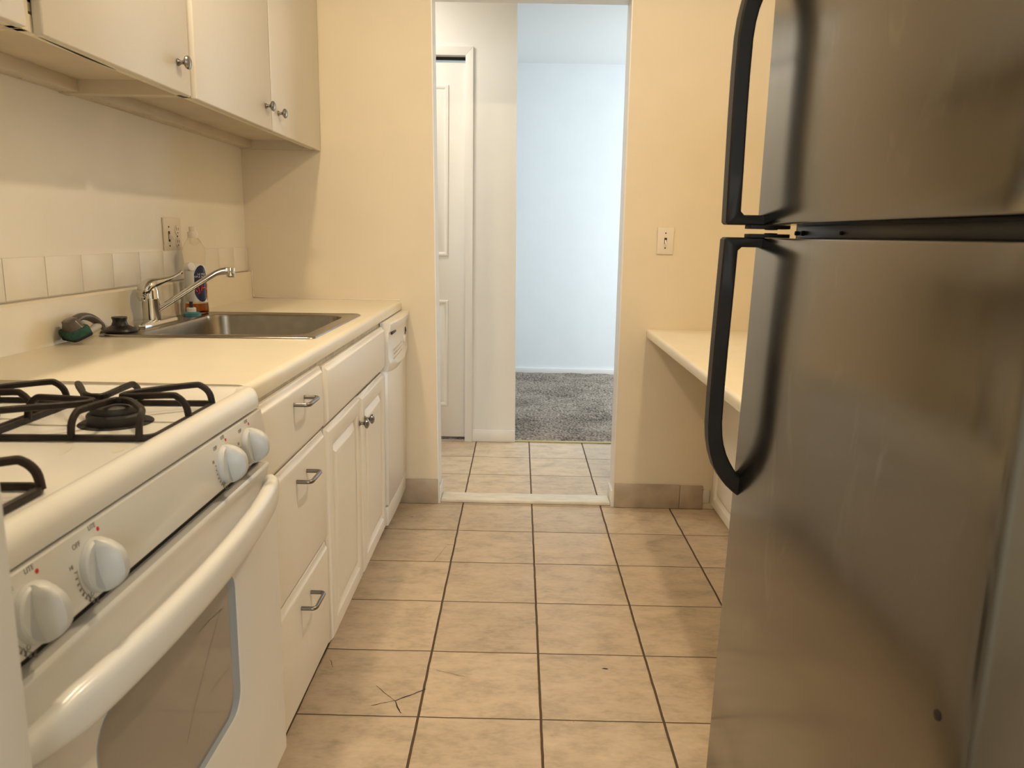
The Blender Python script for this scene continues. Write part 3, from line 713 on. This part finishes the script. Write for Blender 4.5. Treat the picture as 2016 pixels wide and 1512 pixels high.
# control panel (slanted), crack above, gap below
b = MB(); pp = [(-.52, .877), (-.4795, .877), (-.4775, .8755), (-.4655, .800), (-.467, .796), (-.52, .794)]
b.prism(pp, 1, SY0, SY1-.001, .002); cpn = b.build('control_panel', 'enamel', st)
n_ = Vector((.0755, 0, .0120)).normalized()          # panel outward normal
up_ = Vector((-.0120, 0, .0755)).normalized()
def on_panel(y, h): # h 0..1 from bottom to top
    return Vector((-.4655-.0120*h, y, .800+.0755*h))
PM = Matrix(((0, up_.x, n_.x), (1, up_.y, n_.y), (0, up_.z, n_.z)))
def panel_matrix(y, h, du=0, dv=0):
    p = on_panel(y, h); m4 = PM.to_4x4(); m4.translation = p; return m4 @ Matrix.Translation((du, dv, .0002))
def knob(y, h):
    p = on_panel(y, h); k = Matrix(PM.to_4x4()); k.translation = p
    b = MB(); b.lathe([(.0001,0),(.0312,0),(.0316,.002),(.0308,.007),(.0285,.009),(.0001,.0095)], (0,0,0)); b.move(k)
    o = b.build('knob', 'knob_white', st)
    # grip blade: wide, tall arch in side view, lens-shaped across
    b = MB(); loops = []
    N_ = 14
    for i in range(N_+1):
        s_ = -1+2*i/N_; v = .0308*s_
        hgt = .009 + .026*(max(0, 1-abs(s_)**2.6))**.7; wdt = .0125*(max(0, 1-.80*s_**2))**.5
        loops.append([(-wdt, v, .006), (-wdt*.82, v, hgt*.75+.003), (-wdt*.45, v, hgt), (wdt*.45, v, hgt), (wdt*.82, v, hgt*.75+.003), (wdt, v, .006)])
    b.loft(loops); b.move(k); b.build('knob_grip', 'knob_white', o, ang=45)
KN = (.690, .802, 1.188, 1.296)
for y in KN: knob(y, .40)
mk = MB()
for i, y in enumerate(KN):
    join_mb(mk, text_mesh('Off', .0105, panel_matrix(y-.024, .86), None, None, None, .0001)) if False else None
def panel_text(s_, size, y, h, name='dial_lettering', m='grey_ink', rot=0):
    return text_mesh(s_, size, panel_matrix(y, h) @ Matrix.Rotation(rot, 4, 'Z'), name, m, cpn, .00015)
for y in KN:
    panel_text('OFF', .0085, y-.026, .84)
    panel_text('LITE', .0080, y+.008, .955)
    panel_text('HI', .0070, y-.043, .60)
    panel_text('LO', .0080, y-.022, .02+.04)
    b = MB(); b.lathe([(.0001,0),(.0026,0),(.0026,.0004),(.0001,.0005)], (0,0,0), seg=14); b.move(panel_matrix(y+.018, .87)); b.build('lite_dot', 'red', cpn)
    b = MB()
    for k in range(9):
        a = radians(168+k*10); r0, r1 = .0375, .0375+.0045
        c0, s0 = cos(a), sin(a); tx = Vector((-s0, c0, 0))*.0006
        q = [Vector((c0*r0, s0*r0, 0)) - tx, Vector((c0*r1, s0*r1, 0)) - tx*(1+k*.5), Vector((c0*r1, s0*r1, 0)) + tx*(1+k*.5), Vector((c0*r0, s0*r0, 0)) + tx]
        b.bm.faces.new([b.bm.verts.new(v) for v in q])
    for k in range(16):  # arc
        a = radians(165+k*5.5); a2 = radians(165+(k+1)*5.5); r0, r1 = .0365, .0372
        b.bm.faces.new([b.bm.verts.new((cos(q)*r, sin(q)*r, 0)) for q, r in ((a, r0), (a2, r0), (a2, r1), (a, r1))])
    b.move(panel_matrix(y, .40) @ Matrix.Translation((0, 0, .0006))); b.build('dial_marking', 'grey_ink', cpn)
# oven door
b = MB(); XD = -.455
pp = [(-.485, .785), (-.478, .785), (-.470, .781), (-.466, .774), (-.465, .755), (-.463, .735), (-.458, .705), (XD, .68)]
# door shell with window cut: build as frame pieces sharing one skin
WY0, WY1, WZ0, WZ1 = .742, 1.168, .405, .690
XP = XD
outer = [(SY0+.002, .285), (SY1-.002, .285), (SY1-.002, .70), (SY0+.002, .70)]
def yz_loop(y0, y1, z0, z1, r, x, seg=6): return [(x, p[0], p[1]) for p in [(q[0], q[1]) for q in rrect(y0, y1, z0, z1, r, 0, seg)]]
b.loft([yz_loop(SY0+.002, SY1-.002, .168, .690, .004, XD-.03), yz_loop(SY0+.002, SY1-.002, .168, .690, .004, XD-.003), yz_loop(SY0+.005, SY1-.005, .171, .6895, .004, XD),
        yz_loop(WY0, WY1, WZ0, WZ1-.02, .042, XD), yz_loop(WY0+.004, WY1-.004, WZ0+.004, WZ1-.024, .040, XD-.0015), yz_loop(WY0+.010, WY1-.012, WZ0+.008, WZ1-.030, .036, XD-.009)], cap=False)
b.prism([(-.485, .6895), (XD-.0, .6895), (-.4585, .70), (-.468, .722), (-.4715, .742), (-.470, .757), (-.4665, .767), (-.4665, .771), (-.4690, .7745), (-.485, .7745)], 1, SY0+.002, SY1-.002, .001)
od = b.build('oven_door', 'enamel', st, ang=35)
b = MB(); b.loft([yz_loop(WY0+.002, WY1-.002, WZ0+.002, WZ1-.022, .040, XD-.02), yz_loop(WY0+.006, WY1-.006, WZ0+.006, WZ1-.026, .038, XD-.0012), yz_loop(WY0+.008, WY1-.020, WZ0+.010, WZ1-.032, .034, XD-.009)])
b.build('window_frame', 'oven_frame', od)
b = MB(); b.loft([yz_loop(WY0+.004, WY1-.022, WZ0+.008, WZ1-.030, .034, XD-.012), yz_loop(WY0+.004, WY1-.022, WZ0+.008, WZ1-.030, .034, XD-.0075)])
b.build('window_glass', 'oven_glass', od)
b = MB()
def scr(pts, w_):
    pts = [Vector((XD-.0070, p[0], p[1])) for p in pts]
    for p, q in zip(pts, pts[1:]):
        tt = (q-p).normalized(); nn = Vector((0, -tt.z, tt.y))*w_/2
        b.bm.faces.new([b.bm.verts.new(v) for v in (p-nn, q-nn, q+nn, p+nn)])
scr([(1.115, .615), (1.06, .57), (1.0, .515), (.97, .48)], .0006); scr([(1.125,.610),(1.07,.618),(1.03,.620)], .0006); scr([(1.13,.50),(1.06,.505)], .0004)
b.build('scratch', 'slot', od)
# bow handle
pts = []; N_ = 28; ya, yb = SY0+.012, SY1-.016
for i in range(N_+1):
    s_ = i/N_; y = ya+(yb-ya)*s_; bu = (sin(pi*s_))**.55 if 0 < s_ < 1 else 0
    pts.append((-.462+.050*bu, y, .742-.017*(1-s_)+.004*sin(pi*s_)))
rx = [.010+.004*min(1, min(i, N_-i)/3) for i in range(N_+1)]; rz = [.012+.014*min(1, min(i, N_-i)/3) for i in range(N_+1)]
MB().tube(pts, rx, 18, ry=rz, sq=.75).build('oven_handle', 'enamel', od, ang=60)
MB().box(-.4865, -.4855, SY0+.004, SY1-.004, .772, .797).build('gap_shade', 'black', st)  # black strip over white enamel, paints the shade in the gap above the door
# burners and grates
def ring(pts, r, b, seg=8, **k): return b.tube(pts, r, seg, closed=True, **k)
def grate(x0, x1, y0, y1, skew):
    b = MB(); z = .9152
    ring([(p[0], p[1], z) for p in rrect(x0, x1, y0, y1, .018, z, 4)], .0042, b, ry=.005, sq=.7)
    cx, cy = (x0+x1)/2, (y0+y1)/2; W_ = x1-x0
    def arm(rot):
        # arm local: frame side at +x (distance W/2), feet at y=+.005 and +.105 ; tip towards centre
        h = W_/2; zt = .950; f0, f1 = .008, .100
        P = [(h, f1, z), (h-.004, f1, z+.020), (h-.016, f1-.002, zt-.002), (h-.030, f1-.008, zt), (.030, .052, zt-.002), (.014, .034, zt-.003), (.012, .024, zt-.003), (.020, .014, zt-.003), (h-.030, f0+.003, zt), (h-.016, f0+.001, zt-.002), (h-.004, f0, z+.020), (h, f0, z)]
        # smooth
        Q = []
        for i in range(len(P)-1):
            a0 = Vector(P[max(i-1,0)]); a1 = Vector(P[i]); a2 = Vector(P[i+1]); a3 = Vector(P[min(i+2,len(P)-1)])
            for k in range(4):
                tt = k/4; Q.append(.5*((2*a1)+(a2-a0)*tt+(2*a0-5*a1+4*a2-a3)*tt*tt+(3*a1-a0-3*a2+a3)*tt**3))
        Q.append(Vector(P[-1]))
        R_ = Matrix.Rotation(rot, 3, 'Z'); Q = [R_ @ q for q in Q]; Q = [Vector((cx+q.x, cy+q.y, q.z)) for q in Q]
        b.tube(Q, .0043, 10, ry=.0052, sq=.8)
    for k in range(4): arm(k*pi/2)
    for px, py in ((x0+.01, y0+.01), (x1-.01, y0+.01), (x1-.01, y1-.01), (x0+.01, y1-.01)): b.box(px-.004, px+.004, py-.004, py+.004, .908, z, .001)
    b.skew(skew, x1)
    b.build('grate', 'iron', st, weld=False)
    return cx, cy
GR = [(-.742, -.509, 1.030, 1.256), (-.985, -.752, 1.030, 1.256), (-.757, -.529, .600, .820), (-.985, -.768, .600, .820)]
for i, g_ in enumerate(GR):
    cx, cy = grate(*g_, .06)
    cx += .012; cy -= .01
    b = MB(); b.lathe([(.054,.9085),(.053,.9110),(.050,.9112),(.0001,.9112)], (cx, cy, 0)); b.build('burner_bowl', 'black', st)
    b = MB(); b.lathe([(.040,.909),(.041,.924),(.039,.927),(.0001,.927)], (cx, cy, 0))
    b.build('burner_head', 'cap', st)
    b = MB(); b.lathe([(.034,.926),(.035,.932),(.033,.937),(.028,.939),(.0001,.940)], (cx, cy, 0)); b.build('burner_cap', 'cap', st)
# grime and stains on the cooktop front
TS = mat('tan_stain', (.73,.69,.61), .25)
b = MB(); strip(b, [(-.625,1.018),(-.614,1.00),(-.602,.98),(-.596,.955)], [.022,.018,.012,.002], .9104); b.build('cooktop_stain', TS, st)
b = MB(); strip(b, [(-.545,1.018),(-.537,1.0),(-.534,.98),(-.532,.972)], [.012,.020,.014,.002], .9104); b.build('cooktop_stain', TS, st)

# ================================================================ DESK SHELF + CABINET
DX = .557
b = MB(); pf = [(RW-.001,.775), (DX+.012,.775), (DX+.003,.777), (DX,.783)] + [(DX+.012-.012*sin(radians(a)), .800+.012*cos(radians(a))) for a in (90,70,50,30,10,0)] + [(RW-.001,.812)]
b.prism(pf, 1, 1.425, FW-.001)
tag(b.build('desk_shelf', 'laminate'), 'cream laminate desk-height shelf right of the doorway', 'shelf')
t = thing('desk_cabinet', 'white raised-panel cabinet under the desk shelf, mostly behind the refrigerator', 'cabinet', (1.02, 2.4, 0))
MB().box(.905, RW-.002, 1.43, FW-.002, .0, .774).build('carcass', 'cabinet', t)
for a, c in ((2.865, 3.296), (2.425, 2.855), (1.985, 2.415), (1.545, 1.975)):
    panel_door(a, c, .012, .768, .886, sgn=-1, fr=.05).build('door', 'base_cabinet', t)

# ================================================================ REFRIGERATOR
FX = .425
fr = thing('refrigerator', 'stainless top-freezer refrigerator with black bow handles', 'refrigerator', (.80, 1.01, 0))
ZG0, ZG1, ZTOP = 1.2065, 1.229, 1.765
MB().box(.497, RW-.02, .612, 1.395, .02, ZTOP+.004, .004).build('body', 'fridge_dark', fr)
def fdoor(z0, z1, name):
    out = [(.487, 1.408), (.436, 1.408), (.428, 1.4065), (FX, 1.402)]
    out += [(FX-.0015, 1.30), (FX-.0025, 1.15), (FX-.003, 1.0), (FX-.0025, .85), (FX-.001, .70), (FX, .645), (.4275, .637), (.4325, .631), (.452, .606), (.458, .602), (.487, .602)]
    b = MB(); b.prism(out, 2, z0, z1, .003)
    for v in b.bm.verts:
        if v.co.y > 1.39 and z0 < .5: v.co.y += .055*(1.2-v.co.z)
    return b.build(name, 'fridge', fr, ang=25)
fz_ = fdoor(ZG1, ZTOP, 'freezer_door'); fd_ = fdoor(.075, ZG0, 'fridge_door')
MB().box(.4875, .4965, .612, 1.398, .08, ZG0-.003, .001).build('gasket', 'rubber', fr); MB().box(.4875, .4965, .612, 1.398, ZG1+.003, ZTOP-.003, .001).build('gasket', 'rubber', fr)
MB().box(.46, .60, .61, 1.395, .012, .07, .003).build('kick_plate', 'fridge_dark', fr)
# mullion visible in the gap with bolts
b = MB(); b.box(.491, .4975, .62, 1.392, ZG0-.004, ZG1+.004); mu = b.build('mullion', 'fridge_dark', fr)
b = MB(); b.box(.4865, .4925, .70, 1.372, ZG0+.002, ZG1-.002, .0005); b.build('mullion_plate', mat('grey_mullion', (.10,.09,.075), .35), fr)
for yy, r_ in ((1.340, .0045), (1.372, .004), (1.18, .003)): MB().lathe([(.0001,0),(r_,0),(r_,.004),(.0001,.005)], (.4865, yy, (ZG0+ZG1)/2-.002), (-1,0,0), 12).build('mullion_bolt', 'black', fr)
def fridge_handle(zm, sgn, parent):
    """zm: height of the horizontal foot; bar runs away from it (sgn -1 = down) and curves into the door"""
    b = MB(); y0, y1 = 1.366, 1.400
    xo, xi = .3585, .384
    outer = [(FX+.004, zm), (xo+.004, zm), (xo, zm+sgn*.004)]
    inner = [(FX+.004, zm+sgn*.017), (xi+.006, zm+sgn*.017), (xi, zm+sgn*.023)]
    co = [(.3575,.10),(.3565,.20),(.3565,.28),(.3575,.345),(.3605,.385),(.3660,.420),(.3750,.455),(.3870,.482),(.4000,.505),(.4140,.522),(.4262,.534)]
    ci = [(.3835,.10),(.3825,.20),(.3825,.28),(.3835,.340),(.3860,.370),(.3900,.395),(.3970,.422),(.4050,.443),(.4130,.460),(.4200,.473),(.4262,.482)]
    CQ = (lambda d: d if d < .345 else .345+(d-.345)*.74) if sgn < 0 else (lambda d: d*.90 if d < .345 else .3105+(d-.345)*.80)
    outer += [(x, zm+sgn*CQ(d)) for x, d in co]; inner += [(x, zm+sgn*CQ(d)) for x, d in ci]
    loops = []
    for (xo_, zo), (xi_, zi) in zip(outer, inner):
        loops.append([(xo_, y0+.003, zo), (xo_+(xi_-xo_)*.12, y0, zo+(zi-zo)*.12), (xi_-(xi_-xo_)*.12, y0, zi-(zi-zo)*.12), (xi_, y0+.003, zi), (xi_, y1-.003, zi), (xi_-(xi_-xo_)*.12, y1, zi-(zi-zo)*.12), (xo_+(xi_-xo_)*.12, y1, zo+(zi-zo)*.12), (xo_, y1-.003, zo)])
    b.loft(loops)
    if sgn < 0:
        for v in b.bm.verts: v.co.y += .055*(zm-v.co.z)
    h = b.build('handle', 'handle_black', parent, ang=40)
    # mounting bracket reaching under the door edge
    zb0, zb1 = (zm+sgn*.000, zm-sgn*.0065)
    b = MB(); b.box(.400, .468, 1.355, 1.395, min(zb0, zb1), max(zb0, zb1), .001); b.lathe([(.0001,-.001),(.011,-.001),(.011,.0015),(.0001,.002)], (.440, 1.372, zb1), (0,0,-sgn), 16)
    b.build('handle_bracket', 'black', parent)
    b = MB(); b.lathe([(.0001,0),(.003,0),(.003,.001),(.0001,.001)], (.4195, 1.366+(.055*.462 if sgn < 0 else 0), zm+sgn*.462), (0,-1,0), 12); b.build('handle_screw', 'black', h)
fridge_handle(ZG1-.0005, 1, fz_); fridge_handle(ZG0+.0005, -1, fd_)
b = MB(); b.lathe([(.0001,0),(.0060,0),(.0050,.0018),(.0001,.0022)], (FX-.0005, .686, .744), (-1,0,0), 16); b.build('door_plug', 'handle_black', fd_)

# ================================================================ ceiling fixtures (above the frame)
for lx, lab in ((-.70, 'round lit ceiling light above the sink counter side'), (.61, 'round lit ceiling light above the desk shelf side')):
    t = thing('ceiling_light', lab, 'ceiling light', (lx, 1.65, CH), 'kitchen ceiling lights')
    MB().lathe([(.10,0),(.10,-.045),(.095,-.050),(.0001,-.050)], (lx, 1.65, CH)).build('housing', 'white_plastic', t)
    MB().lathe([(.054,-.051),(.052,-.062),(.040,-.070),(.0001,-.072)], (lx, 1.65, CH)).build('diffuser', 'lamp', t)
t = thing('ceiling_light', 'small round fixture added for the hall fill light, unseen beyond the doorway', 'ceiling light', (-.9, 3.85, CH))  # unseen fixture, added to go with the hall fill light
MB().lathe([(.14,0),(.14,-.02),(.0001,-.02)], (-.9,3.85,CH)).build('base', 'white_plastic', t)
